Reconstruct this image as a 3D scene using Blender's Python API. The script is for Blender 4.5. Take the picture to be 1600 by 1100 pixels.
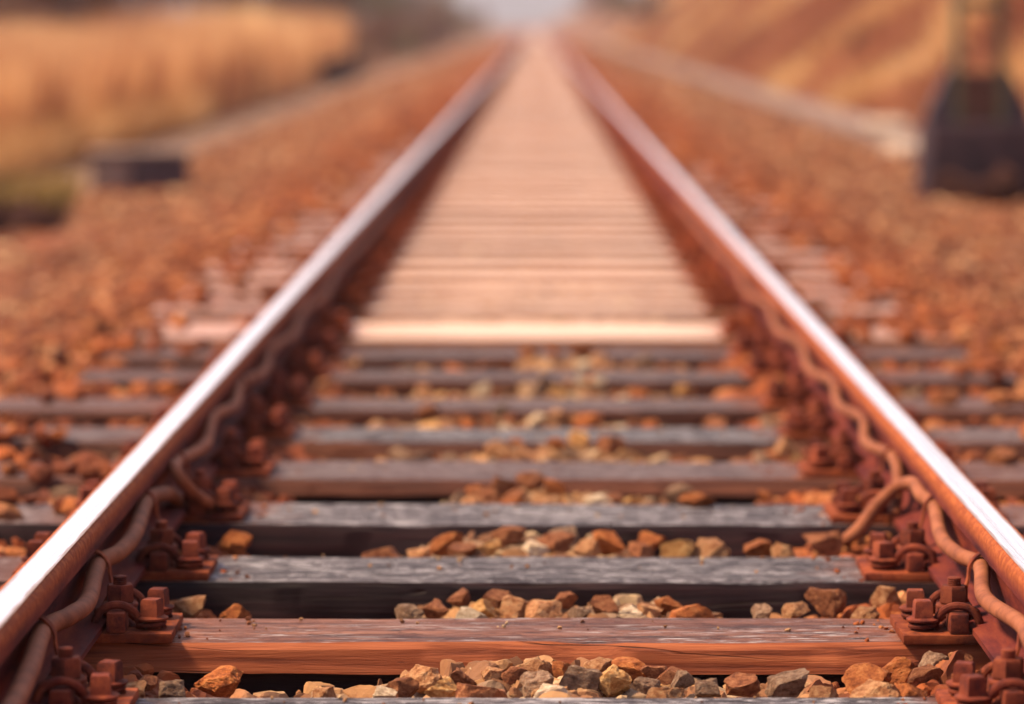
import bpy, bmesh, math, random
import numpy as np
from mathutils import Vector, Matrix, noise

for o in list(bpy.data.objects):
    bpy.data.objects.remove(o)
S = bpy.context.scene
COL = S.collection
R = math.radians

# ------------------------------------------------------------------ camera
# units: metres; x across the track, y along it, z = 0 at the tops of the sleepers
CAM_H = 0.975
cd = bpy.data.cameras.new('camera')
cd.sensor_width = 36.0
cd.lens = 112.5
cd.clip_start = 0.05
cd.clip_end = 6000
cd.dof.use_dof = True
cd.dof.focus_distance = 4.96
cd.dof.aperture_fstop = 2.2
cam = bpy.data.objects.new('camera', cd)
COL.objects.link(cam)
cam.location = (0, 0, CAM_H)
cam.rotation_euler = (R(90) - math.atan(512 / 5000), 0, math.atan(39 / 5000))
S.camera = cam

# ------------------------------------------------------------------ sky and sun
SUN = Vector((-0.66, -0.06, 0.78)).normalized()
W = bpy.data.worlds.new('World')
S.world = W
W.use_nodes = True
wn = W.node_tree.nodes
sky = wn.new('ShaderNodeTexSky')
sky.sky_type = 'NISHITA'
sky.sun_disc = False
sky.sun_elevation = math.asin(SUN.z)
sky.sun_rotation = math.atan2(SUN.x, SUN.y)
sky.air_density = 1.0
sky.dust_density = 1.0
sky.ozone_density = 2.0
veil = wn.new('ShaderNodeMix')                     # thin high overcast over the blue
veil.data_type = 'RGBA'
veil.inputs[0].default_value = 0.5
wtc = wn.new('ShaderNodeTexCoord')                 # the overcast is brightest ahead
wsx = wn.new('ShaderNodeSeparateXYZ')
W.node_tree.links.new(wtc.outputs['Generated'], wsx.inputs[0])
wmr = wn.new('ShaderNodeMapRange')
wmr.interpolation_type = 'SMOOTHSTEP'
wmr.inputs[1].default_value = 0.45
wmr.inputs[2].default_value = 1.0
wmr.inputs[3].default_value = 0.66
wmr.inputs[4].default_value = 2.7
W.node_tree.links.new(wsx.outputs[1], wmr.inputs[0])
wvm = wn.new('ShaderNodeVectorMath')
wvm.operation = 'SCALE'
wvm.inputs[0].default_value = (8.3, 7.5, 8.1)
W.node_tree.links.new(wmr.outputs[0], wvm.inputs['Scale'])
W.node_tree.links.new(wvm.outputs[0], veil.inputs[7])
W.node_tree.links.new(sky.outputs['Color'], veil.inputs[6])
W.node_tree.links.new(veil.outputs[2], wn['Background'].inputs['Color'])
wn['Background'].inputs['Strength'].default_value = 0.058
sd = bpy.data.lights.new('sun', 'SUN')
sd.energy = 3.5
sd.angle = R(10)
sd.color = (1.0, 0.71, 0.43)
sun = bpy.data.objects.new('sun', sd)
COL.objects.link(sun)
sun.rotation_euler = SUN.to_track_quat('Z', 'Y').to_euler()
vs = S.view_settings
vs.view_transform = 'Standard'
vs.look = 'None'
vs.exposure = 1.32
vs.gamma = 1.0
S.cycles.use_denoising = True
S.cycles.max_bounces = 6
S.cycles.transparent_max_bounces = 4

rng = random.Random(11)
nrg = np.random.default_rng(5)

# ------------------------------------------------------------------ node helpers
class NT:
    def __init__(self, name, rough=0.9, spec=0.3, metal=0.0):
        self.m = bpy.data.materials.new(name)
        self.m.use_nodes = True
        self.t = self.m.node_tree
        self.n = self.t.nodes
        self.b = self.n['Principled BSDF']
        self.b.inputs['Roughness'].default_value = rough
        self.b.inputs['Specular IOR Level'].default_value = spec
        self.b.inputs['Metallic'].default_value = metal
        tc = self.n.new('ShaderNodeTexCoord')
        self.obj = tc.outputs['Object']
        oi = self.n.new('ShaderNodeObjectInfo')
        self.rand = oi.outputs['Random']
        gm = self.n.new('ShaderNodeNewGeometry')
        self.isl = gm.outputs['Random Per Island']
        self.pos = gm.outputs['Position']
        self.nrm = gm.outputs['Normal']

    def put(self, sock, v):
        if isinstance(v, bpy.types.NodeSocket):
            self.t.links.new(v, sock)
        elif isinstance(v, (tuple, list)) and len(v) == 3 and sock.type == 'RGBA':
            sock.default_value = (*v, 1)
        else:
            sock.default_value = v

    def math(self, op, a, b=0.0, clamp=False):
        k = self.n.new('ShaderNodeMath')
        k.operation = op
        k.use_clamp = clamp
        self.put(k.inputs[0], a)
        self.put(k.inputs[1], b)
        return k.outputs[0]

    def vadd(self, v, s):
        k = self.n.new('ShaderNodeVectorMath')
        k.operation = 'ADD'
        self.put(k.inputs[0], v)
        self.put(k.inputs[1], s)
        return k.outputs[0]

    def shift(self, v, r, amt=37.0):
        """offset coordinates by a per-object random amount"""
        return self.vadd(v, self.math('MULTIPLY', r, amt))

    def map(self, v, scale):
        k = self.n.new('ShaderNodeMapping')
        self.put(k.inputs['Vector'], v)
        k.inputs['Scale'].default_value = scale
        return k.outputs[0]

    def noise(self, v, scale, detail=4.0, rough=0.55, dist=0.0):
        k = self.n.new('ShaderNodeTexNoise')
        self.put(k.inputs['Vector'], v)
        k.inputs['Scale'].default_value = scale
        k.inputs['Detail'].default_value = detail
        k.inputs['Roughness'].default_value = rough
        k.inputs['Distortion'].default_value = dist
        return k.outputs['Fac']

    def ramp(self, f, stops):
        k = self.n.new('ShaderNodeValToRGB')
        self.put(k.inputs[0], f)
        e = k.color_ramp.elements
        while len(e) > 1:
            e.remove(e[-1])
        e[0].position = stops[0][0]
        e[0].color = (*stops[0][1], 1)
        for p, c in stops[1:]:
            q = e.new(p)
            q.color = (*c, 1)
        return k.outputs[0]

    def rng(self, v, a, b, c=0.0, d=1.0):
        k = self.n.new('ShaderNodeMapRange')
        k.interpolation_type = 'SMOOTHSTEP'
        self.put(k.inputs[0], v)
        for i, q in enumerate((a, b, c, d)):
            k.inputs[i + 1].default_value = q
        return k.outputs[0]

    def mix(self, f, a, b, mode='MIX'):
        k = self.n.new('ShaderNodeMix')
        k.data_type = 'RGBA'
        k.blend_type = mode
        self.put(k.inputs[0], f)
        self.put(k.inputs[6], a)
        self.put(k.inputs[7], b)
        return k.outputs[2]

    def xyz(self, v):
        k = self.n.new('ShaderNodeSeparateXYZ')
        self.put(k.inputs[0], v)
        return k.outputs

    def bump(self, h, strength=0.4, dist=0.01):
        k = self.n.new('ShaderNodeBump')
        k.inputs['Strength'].default_value = strength
        k.inputs['Distance'].default_value = dist
        self.put(k.inputs['Height'], h)
        self.put(self.b.inputs['Normal'], k.outputs[0])

    def col(self, c):
        self.put(self.b.inputs['Base Color'], c)
        return self


def m_rust(name, dark, mid, light, scale=30, rough=0.85, bump=0.5, spec=0.25):
    q = NT(name, rough, spec)
    v = q.shift(q.obj, q.rand)
    n = q.noise(v, scale, 6, 0.65)
    c = q.ramp(n, [(0.30, dark), (0.5, mid), (0.72, light)])
    n2 = q.noise(v, scale * 0.2, 3)
    c = q.mix(q.rng(n2, 0.42, 0.7, 0, 0.5), c, light)
    n3 = q.noise(v, scale * 0.55, 5, 0.7)
    c = q.mix(q.rng(n3, 0.52, 0.66, 0, 0.7), c, dark)      # grease and grime
    k = q.math('ADD', 0.78, q.math('MULTIPLY', q.rand, 0.5))
    kc = q.n.new('ShaderNodeCombineColor')
    for i in range(3):
        q.put(kc.inputs[i], k)
    c = q.mix(1.0, c, kc.outputs[0], 'MULTIPLY')
    q.col(c)
    q.bump(q.noise(v, scale * 8, 5, 0.7), bump, 0.002)
    return q.m


def m_wood(name, dark, mid, light, white=0.0, wcol=(0.62, 0.60, 0.62), mottle=0.0, crack=1.0, rustends=True, bump=0.6, outer=0.35,
           rust=(0.30, 0.095, 0.045)):
    q = NT(name, 0.62, 0.22)
    v = q.shift(q.obj, q.rand)
    g = q.noise(q.map(v, (2.4, 60, 60)), 1.0, 9, 0.68, 0.3)
    c = q.ramp(g, [(0.36, dark), (0.49, mid), (0.64, light)])
    pt = q.noise(q.map(v, (2.5, 9, 9)), 1.0, 4)
    c = q.mix(q.rng(pt, 0.40, 0.62, 0, 0.55), c, mid)
    hb = g
    if mottle:
        k = q.noise(q.map(v, (20, 75, 75)), 1.0, 6, 0.72, 1.1)
        c = q.mix(q.rng(k, 0.50, 0.61, 0, mottle), c, wcol)
        c = q.mix(q.rng(k, 0.48, 0.39, 0, 0.85), c, dark)
        hb = q.math('ADD', g, q.math('MULTIPLY', k, 1.4))
    if white:
        w1 = q.noise(q.map(v, (16, 150, 150)), 1.0, 4, 0.6, 0.4)
        w2 = q.noise(q.map(v, (3.0, 14, 14)), 1.0, 3)
        wm = q.math('MULTIPLY', q.rng(w1, 0.54, 0.63), q.rng(w2, 0.42, 0.62))
        c = q.mix(q.math('MULTIPLY', wm, white), c, wcol)
    if crack:
        k = q.noise(q.map(v, (0.9, 16, 16)), 1.0, 2, 0.5, 0.3)
        ck = q.math('ABSOLUTE', q.math('SUBTRACT', k, 0.5))
        cm = q.math('MULTIPLY', q.rng(ck, 0.010, 0.002), q.rng(q.noise(q.map(v, (3, 20, 20)), 1.0, 2), 0.45, 0.6))
        c = q.mix(q.math('MULTIPLY', cm, crack), c, (0.03, 0.015, 0.015))
        hb = q.math('SUBTRACT', hb, q.math('MULTIPLY', cm, 1.5))
    kn = q.noise(q.map(v, (9, 40, 40)), 1.0, 3)
    c = q.mix(q.rng(kn, 0.70, 0.76, 0, 0.8), c, dark)
    if rustends:
        ax = q.math('ABSOLUTE', q.xyz(q.obj)[0])
        rn = q.noise(v, 14, 4)
        f = q.rng(q.math('ADD', ax, q.math('MULTIPLY', q.math('SUBTRACT', rn, 0.5), 0.35)), 0.50, 0.66, 0, 0.85)
        f = q.math('MULTIPLY', f, q.rng(ax, 0.86, 1.05, 1.0, outer))
        c = q.mix(f, c, rust)
    k = q.math('ADD', 0.84, q.math('MULTIPLY', q.rand, 0.34))
    kc = q.n.new('ShaderNodeCombineColor')
    for i in range(3):
        q.put(kc.inputs[i], k)
    c = q.mix(1.0, c, kc.outputs[0], 'MULTIPLY')
    q.col(c)
    q.bump(hb, bump, 0.009)
    return q.m


def m_stone(name, dark, mid, light, veins=None, island=False):
    q = NT(name, 0.9, 0.25)
    r = q.isl if island else q.rand
    v = q.shift(q.obj, q.isl if island else q.rand, 11)
    n = q.noise(v, 26 if island else 2.4, 6, 0.65)
    c = q.ramp(n, [(0.36, dark), (0.5, mid), (0.64, light)])
    n3 = q.noise(v, 9 if not island else 90, 4, 0.7)
    c = q.mix(q.rng(n3, 0.50, 0.64, 0, 0.5), c, veins or dark)
    k = q.math('ADD', 0.85, q.math('MULTIPLY', r, 0.6))
    kc = q.n.new('ShaderNodeCombineColor')
    for i in range(3):
        q.put(kc.inputs[i], k)
    c = q.mix(1.0, c, kc.outputs[0], 'MULTIPLY')
    q.col(c)
    q.bump(q.noise(v, 9 if not island else 160, 8, 0.75), 0.65, 0.14 if not island else 0.004)
    return q.m


RUST_CLAMP = m_rust('rust_fastening', (0.035, 0.010, 0.013), (0.135, 0.030, 0.020), (0.25, 0.066, 0.031), 40, 0.8, 0.7, 0.12)  # rust darkened: shadow beside the rails is put into the colour
RUST_PLATE = m_rust('rust_plate', (0.055, 0.014, 0.014), (0.19, 0.043, 0.020), (0.33, 0.092, 0.036), 30, 0.85, 0.6, 0.1)  # plate rust lowered too, to hold the shade along the rails
CABLE = m_rust('cable_sheath', (0.13, 0.044, 0.026), (0.23, 0.078, 0.041), (0.31, 0.118, 0.062), 16, 0.75, 0.15, 0.15)


def m_rail():
    q = NT('rail_steel', 0.8, 0.12)
    n = q.noise(q.map(q.obj, (30, 5, 30)), 1.0, 6, 0.65)
    n2 = q.noise(q.obj, 60, 5, 0.7)
    z = q.xyz(q.obj)[2]
    c = q.ramp(n, [(0.32, (0.045, 0.009, 0.014)), (0.5, (0.115, 0.021, 0.019)), (0.7, (0.20, 0.044, 0.024))])  # dark purple web: shade below the head is put into the colour
    head = q.mix(q.rng(n2, 0.40, 0.65), (0.27, 0.065, 0.022), (0.46, 0.140, 0.044))
    f = q.rng(z, 0.112, 0.138)
    c = q.mix(q.math('MULTIPLY', f, 0.8), c, head)  # orange of the lit head painted in with height
    # short transverse nicks along the upper head edge
    k = q.noise(q.map(q.obj, (3, 170, 8)), 1.0, 2, 0.5)
    k2 = q.noise(q.map(q.obj, (1, 9, 1)), 1.0, 2)
    nk = q.math('MULTIPLY', q.math('MULTIPLY', q.rng(k, 0.69, 0.73), q.rng(z, 0.122, 0.132)), q.rng(k2, 0.45, 0.6))
    c = q.mix(q.math('MULTIPLY', nk, 0.8), c, (0.05, 0.02, 0.015))
    q.col(c)
    q.bump(n2, 0.35, 0.002)
    return q.m


def m_polish():
    q = NT('polished_steel', 0.30, 0.5, 1.0)
    n = q.noise(q.map(q.obj, (160, 1.2, 1)), 1.0, 4, 0.6)
    s = q.noise(q.map(q.obj, (420, 24, 1)), 1.0, 3, 0.6)
    c = q.ramp(n, [(0.3, (0.62, 0.56, 0.53)), (0.6, (0.88, 0.83, 0.80))])
    c = q.mix(q.rng(s, 0.66, 0.74, 0, 0.65), c, (0.20, 0.17, 0.17))
    ex = q.math('ABSOLUTE', q.math('SUBTRACT', q.xyz(q.obj)[0], 0.003))
    en = q.noise(q.map(q.obj, (120, 7, 1)), 1.0, 5, 0.7)
    ef = q.rng(q.math('ADD', ex, q.math('MULTIPLY', q.math('SUBTRACT', en, 0.5), 0.014)), 0.0165, 0.0225, 0, 0.85)
    c = q.mix(ef, c, (0.36, 0.19, 0.11))
    q.col(c)
    q.put(q.b.inputs['Roughness'], q.math('ADD', q.rng(n, 0.3, 0.7, 0.22, 0.38), q.math('MULTIPLY', ef, 0.2)))
    q.bump(s, 0.1, 0.001)
    return q.m


RAIL = m_rail()
POLISH = m_polish()

# ------------------------------------------------------------------ mesh helpers
def tag(o, label=None, cat=None, group=None, kind=None):
    if label: o['label'] = label
    if cat: o['category'] = cat
    if group: o['group'] = group
    if kind: o['kind'] = kind
    return o


def link(name, me, parent=None, loc=None):
    o = bpy.data.objects.new(name, me)
    COL.objects.link(o)
    if parent is not None: o.parent = parent
    if loc is not None: o.location = loc
    return o


def empty(name, loc=(0, 0, 0)):
    o = bpy.data.objects.new(name, None)
    o.empty_display_size = 0.05
    COL.objects.link(o)
    o.location = loc
    return o


class MB:
    """collects shapes into one mesh"""
    def __init__(self):
        self.bm = bmesh.new()

    def box(self, a, b, bev=0.0, taper=1.0):
        x0, y0, z0 = a
        x1, y1, z1 = b
        cx, cy = (x0 + x1) / 2, (y0 + y1) / 2
        vs_ = []
        for z, t in ((z0, 1.0), (z1, taper)):
            for x, y in ((x0, y0), (x1, y0), (x1, y1), (x0, y1)):
                vs_.append(self.bm.verts.new((cx + (x - cx) * t, cy + (y - cy) * t, z)))
        fs = [self.bm.faces.new([vs_[i] for i in q]) for q in
              ((3, 2, 1, 0), (4, 5, 6, 7), (0, 1, 5, 4), (1, 2, 6, 5), (2, 3, 7, 6), (3, 0, 4, 7))]
        if bev:
            es = list({e for f in fs for e in f.edges})
            bmesh.ops.bevel(self.bm, geom=es, offset=bev, segments=2, affect='EDGES', profile=0.6)
        return self

    def lathe(self, prof, c=(0, 0, 0), n=24, square=False, rot=0.0):
        """revolve (r, z) pairs about a vertical axis; n sides"""
        rings = []
        for r, z in prof:
            rings.append([self.bm.verts.new((c[0] + r * math.cos(2 * math.pi * i / n + rot),
                                             c[1] + r * math.sin(2 * math.pi * i / n + rot), c[2] + z)) for i in range(n)])
        for a, b in zip(rings, rings[1:]):
            for i in range(n):
                self.bm.faces.new((a[i], a[(i + 1) % n], b[(i + 1) % n], b[i]))
        self.bm.faces.new(list(reversed(rings[0])))
        self.bm.faces.new(rings[-1])
        return self

    def tube(self, pts, r, n=10, closed_caps=True, squash=None):
        pts = [Vector(p) for p in pts]
        rs = r if isinstance(r, (list, tuple)) else [r] * len(pts)
        ring_prev = None
        up = Vector((0, 0, 1))
        t0 = (pts[1] - pts[0]).normalized()
        if abs(t0.dot(up)) > 0.9: up = Vector((1, 0, 0))
        nv = (up - t0 * up.dot(t0)).normalized()
        rings = []
        for i, p in enumerate(pts):
            a = pts[max(i - 1, 0)]
            b = pts[min(i + 1, len(pts) - 1)]
            t = (b - a).normalized()
            nv = (nv - t * nv.dot(t)).normalized()
            bv = t.cross(nv)
            rings.append([self.bm.verts.new(p + (nv * math.cos(2 * math.pi * k / n) + bv * math.sin(2 * math.pi * k / n)) * rs[i])
                          for k in range(n)])
        for a, b in zip(rings, rings[1:]):
            for k in range(n):
                self.bm.faces.new((a[k], a[(k + 1) % n], b[(k + 1) % n], b[k]))
        if closed_caps:
            self.bm.faces.new(list(reversed(rings[0])))
            self.bm.faces.new(rings[-1])
        return self

    def mesh(self, name, mats, smooth=True, angle=35, shift=None):
        bmesh.ops.recalc_face_normals(self.bm, faces=self.bm.faces[:])
        me = bpy.data.meshes.new(name)
        self.bm.to_mesh(me)
        self.bm.free()
        for m in (mats if isinstance(mats, (list, tuple)) else [mats]):
            me.materials.append(m)
        if smooth:
            me.polygons.foreach_set('use_smooth', [True] * len(me.polygons))
            me.set_sharp_from_angle(angle=R(angle))
        return me


def catmull(pts, k=6):
    P = [Vector(p) for p in pts]
    P = [P[0] * 2 - P[1]] + P + [P[-1] * 2 - P[-2]]
    out = []
    for i in range(1, len(P) - 2):
        a, b, c, d = P[i - 1], P[i], P[i + 1], P[i + 2]
        for j in range(k):
            t = j / k
            out.append(0.5 * ((2 * b) + (c - a) * t + (2 * a - 5 * b + 4 * c - d) * t * t + (3 * b - a - 3 * c + d) * t ** 3))
    out.append(P[-2])
    return out


def mesh_np(name, V, F, mat, smooth=False):
    """V (n,3); F (m,k) faces of equal size"""
    me = bpy.data.meshes.new(name)
    V = np.asarray(V, dtype=np.float32)
    F = np.asarray(F, dtype=np.int32)
    me.vertices.add(len(V))
    me.vertices.foreach_set('co', V.ravel())
    k = F.shape[1]
    me.loops.add(F.size)
    me.loops.foreach_set('vertex_index', F.ravel())
    me.polygons.add(len(F))
    me.polygons.foreach_set('loop_start', np.arange(0, F.size, k, dtype=np.int32))
    me.polygons.foreach_set('loop_total', np.full(len(F), k, dtype=np.int32))
    me.polygons.foreach_set('use_smooth', np.full(len(F), smooth))
    me.materials.append(mat)
    me.update(calc_edges=True)
    me.validate()
    return me


# ------------------------------------------------------------------ ground
q = NT('ground_soil', 0.95, 0.2)
gx = q.math('ABSOLUTE', q.xyz(q.pos)[0])
n1 = q.noise(q.pos, 9, 6, 0.7)
n2 = q.noise(q.pos, 0.5, 4)
bal = q.ramp(n1, [(0.3, (0.07, 0.022, 0.015)), (0.5, (0.22, 0.070, 0.033)), (0.7, (0.36, 0.13, 0.06))])
soil = q.ramp(q.noise(q.pos, 1.3, 5), [(0.3, (0.10, 0.042, 0.028)), (0.5, (0.17, 0.078, 0.048)), (0.7, (0.26, 0.135, 0.075))])
q.col(q.mix(q.rng(q.math('ADD', gx, q.math('MULTIPLY', n2, 0.8)), 3.2, 4.4), bal, soil))
q.bump(n1, 0.6, 0.05)
SOIL = q.m


def ground_z(x, y):
    a = abs(x)
    if a < 1.45: z = -0.135
    elif a < 3.1: z = -0.135 - (a - 1.45) / 1.65 * 0.115
    else: z = -0.25
    if x > 4.1:                                   # grassy cutting slope on the right
        z += min((x - 4.1) * 0.86, 4.2)
    if x < -5.0:
        z += min((-x - 5.0) * 0.05, 3.0)
    return z


xs = [-900, -300, -120, -60, -30, -16, -9, -7, -6, -5.5, -5, -4.4, -4, -3.5, -3.1, -2.7, -2.3, -1.9, -1.45, -1.0, -0.5, 0,
      0.5, 1.0, 1.45, 1.9, 2.3, 2.7, 3.1, 3.6, 4.1, 4.5, 5, 5.6, 6.3, 7.2, 8.98, 11, 16, 30, 60, 120, 300, 900]
ys = [-20, 0, 3] + [4 + i * 1.5 for i in range(60)] + [100, 115, 135, 160, 190, 230, 280, 350, 450, 600, 900, 1500, 3000]
V = []
for y in ys:
    for x in xs:
        w = noise.noise((x * 0.6, y * 0.35, 0)) * 0.05 * min(1, max(0, (abs(x) - 1.6)))
        V.append((x, y, ground_z(x, y) + min(max(w, -0.12), 0.12)))
nx = len(xs)
F = [(j * nx + i, j * nx + i + 1, (j + 1) * nx + i + 1, (j + 1) * nx + i) for j in range(len(ys) - 1) for i in range(nx - 1)]
tag(link('ground', mesh_np('ground', V, F, SOIL, True)), kind='structure')

# hills on the horizon
q = NT('far_hill', 0.95, 0.1)
q.col(q.ramp(q.noise(q.pos, 0.01, 4), [(0.3, (0.09, 0.12, 0.20)), (0.7, (0.13, 0.16, 0.24))]))  # blue of the distant haze is painted into the hill colour
V, F = [], []
hx = [-1500 + i * 60 for i in range(51)]
hy = [1700, 1800, 1950, 2150, 2400]
hp = [0, 0.35, 0.8, 1.0, 0.0]
for j, y in enumerate(hy):
    for x in hx:
        V.append((x, y, -0.3 + hp[j] * (62 + 24 * noise.noise((x * 0.002, 3.0, 0)) + 7 * noise.noise((x * 0.012, j, 0)))))
m_ = len(hx)
F = [(j * m_ + i, j * m_ + i + 1, (j + 1) * m_ + i + 1, (j + 1) * m_ + i) for j in range(4) for i in range(m_ - 1)]
tag(link('hills', mesh_np('hills', V, F, q.m, True)), kind='structure')

# pale side path along the left of the ballast
q = NT('path_grit', 0.95, 0.2)
n = q.noise(q.pos, 14, 6, 0.7)
c = q.ramp(n, [(0.3, (0.16, 0.092, 0.064)), (0.55, (0.27, 0.17, 0.12)), (0.75, (0.38, 0.25, 0.18))])
q.col(c)
q.bump(n, 0.5, 0.03)
V, F = [], []
py = [20 + i * 2.0 for i in range(30)] + [82 + i * 8 for i in range(30)]
for j, y in enumerate(py):
    w0 = noise.noise((0, y * 0.4, 3)) * 0.08
    w1 = noise.noise((0, y * 0.4, 9)) * 0.10
    for i in range(7):
        t = i / 6
        x = (-3.98 + w0) * (1 - t) + (-3.12 + w1) * t
        V.append((x, y, -0.25 + 0.055 * math.sin(math.pi * t) + 0.012))
    if j:
        for i in range(6):
            F.append(((j - 1) * 7 + i, (j - 1) * 7 + i + 1, j * 7 + i + 1, j * 7 + i))
tag(link('path', mesh_np('path', V, F, q.m, True)), kind='structure')

# pale dusty gravel that fills the far part of the track up to the sleeper tops
q = NT('pale_grit', 0.5, 0.9)
q.b.inputs['Sheen Weight'].default_value = 0.22           # fine dust
q.b.inputs['Sheen Roughness'].default_value = 0.35
q.b.inputs['Sheen Tint'].default_value = (1.0, 0.93, 0.94, 1)
n = q.noise(q.pos, 40, 6, 0.7)
n2 = q.noise(q.pos, 3.0, 4)
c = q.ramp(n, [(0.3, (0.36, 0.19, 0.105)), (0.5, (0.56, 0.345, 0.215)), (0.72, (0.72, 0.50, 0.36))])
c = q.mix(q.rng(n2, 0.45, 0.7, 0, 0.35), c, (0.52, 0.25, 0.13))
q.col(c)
q.bump(n, 0.5, 0.01)
V, F = [], []
py = [9.72 + i * 0.12 for i in range(200)] + [34 + i * 4 for i in range(95)]
for j, y in enumerate(py):
    for i in range(15):
        x = -0.60 + 1.20 * i / 14
        e = min(1.0, (j + 1) / 4) * (1 - abs(x / 0.62) ** 6)
        z = -0.135 + 0.108 * e + noise.noise((x * 9, y * 9, 1)) * 0.008
        V.append((x, y, z))
    if j:
        for i in range(14):
            F.append(((j - 1) * 15 + i, (j - 1) * 15 + i + 1, j * 15 + i + 1, j * 15 + i))
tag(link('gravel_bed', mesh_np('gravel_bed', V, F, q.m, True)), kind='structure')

# ------------------------------------------------------------------ sleepers
WOOD_GREY = m_wood('weathered_grey_wood', (0.013, 0.008, 0.014), (0.062, 0.049, 0.060), (0.20, 0.175, 0.195), 0.9, (0.58, 0.56, 0.62), 0.85, bump=1.0, rust=(0.20, 0.062, 0.032))
WOOD_GREY_BROWN = m_wood('grey_brown_wood', (0.032, 0.015, 0.018), (0.105, 0.060, 0.062), (0.21, 0.145, 0.145), 0.5, (0.40, 0.36, 0.38), 0.4, bump=1.0, rust=(0.20, 0.062, 0.032))
WOOD_BROWN = m_wood('brown_worn_wood', (0.045, 0.016, 0.016), (0.175, 0.062, 0.040), (0.31, 0.135, 0.088), 1.0, (0.56, 0.52, 0.55), 0.06, bump=0.9)
WOOD_FRONT = m_wood('orange_brown_wood_side', (0.11, 0.026, 0.014), (0.29, 0.078, 0.032), (0.43, 0.135, 0.055), 0, crack=1.0, rustends=False)
WOOD_TAR_SHADE = m_wood('tarred_shaded_wood_side', (0.006, 0.002, 0.006), (0.017, 0.006, 0.011), (0.042, 0.014, 0.018), 0, crack=0.6, rustends=False)  # creosoted wood, coloured darker and more purple to carry shadow tone
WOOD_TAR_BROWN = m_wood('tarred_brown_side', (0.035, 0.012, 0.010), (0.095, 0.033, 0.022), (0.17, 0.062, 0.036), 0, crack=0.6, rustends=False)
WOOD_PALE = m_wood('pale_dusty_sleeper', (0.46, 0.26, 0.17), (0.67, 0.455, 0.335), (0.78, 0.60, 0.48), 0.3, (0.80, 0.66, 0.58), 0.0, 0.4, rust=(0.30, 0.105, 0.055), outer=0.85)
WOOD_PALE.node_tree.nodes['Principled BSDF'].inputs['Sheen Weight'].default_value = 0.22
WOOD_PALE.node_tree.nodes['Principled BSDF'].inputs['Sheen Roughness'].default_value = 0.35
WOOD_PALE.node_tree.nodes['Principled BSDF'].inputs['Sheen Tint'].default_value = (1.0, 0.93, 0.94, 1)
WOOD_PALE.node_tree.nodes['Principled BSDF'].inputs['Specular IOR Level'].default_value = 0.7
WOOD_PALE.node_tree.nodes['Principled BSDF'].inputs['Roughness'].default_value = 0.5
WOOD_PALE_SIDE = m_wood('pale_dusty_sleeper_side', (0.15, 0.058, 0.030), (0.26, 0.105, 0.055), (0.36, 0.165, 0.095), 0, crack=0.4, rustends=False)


def sleeper_mesh(name, w, mats, seed, face=0.05, step=0.0, lean=0.0, half=1.30, stations=110, cross=9):
    """profile runs bottom front -> top front -> top back -> bottom back; slots: top, upper front, the rest"""
    h = 0.15
    prof = [(-w / 2 + step, -h, 2), (-w / 2 + step, -face - 0.004, 2), (-w / 2 - lean, -face, 1), (-w / 2 - lean * 0.3, -0.010, 1),
            (-w / 2 + 0.006, 0.0, 0)]
    for i in range(1, cross):
        prof.append((-w / 2 + 0.006 + (w - 0.014) * i / cross, 0.0, 0))
    prof += [(w / 2 - 0.008, 0.0, 2), (w / 2, -0.010, 2), (w / 2, -h, 2)]
    V, F, M = [], [], []
    m = len(prof)
    for s in range(stations + 1):
        x = -half + 2 * half * s / stations
        for k, (y, z, _) in enumerate(prof):
            g = noise.noise((x * 2.2, y * 30 + seed * 7, seed)) * 0.0035
            e = noise.noise((x * 9, k * 3.1, seed + 5)) * 0.0042
            wv = noise.noise((x * 0.9, seed * 3.3, 1.0)) * 0.006
            if k in (1, 2):
                zz = z + wv + noise.noise((x * 14, seed, 2)) * 0.002
                V.append((x, y + e * 0.6, zz))
            elif k in (0, m - 1):
                V.append((x, y, z))
            else:
                chip = 0
                if k in (3, 4):
                    c = noise.noise((x * 6, seed * 1.7, 4.0))
                    chip = max(0, c - 0.28) * 0.042
                V.append((x, y + e + chip * 0.5, z + g - chip * 0.35))
        if s:
            for k in range(m):
                a = (s - 1) * m
                b = s * m
                k2 = (k + 1) % m
                F.append((a + k, a + k2, b + k2, b + k))
                M.append(prof[k][2] if k < m - 1 else 2)
    me = bpy.data.meshes.new(name)
    n = len(V)
    me.from_pydata(V, [], F + [tuple(range(m)), tuple(range(n - 1, n - m - 1, -1))])
    for mm in mats:
        me.materials.append(mm)
    me.polygons.foreach_set('material_index', M + [2, 2])
    me.polygons.foreach_set('use_smooth', [True] * len(me.polygons))
    bm = bmesh.new()
    bm.from_mesh(me)
    bmesh.ops.recalc_face_normals(bm, faces=bm.faces[:])
    bm.to_mesh(me)
    bm.free()
    me.set_sharp_from_angle(angle=R(30))
    return me


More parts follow.
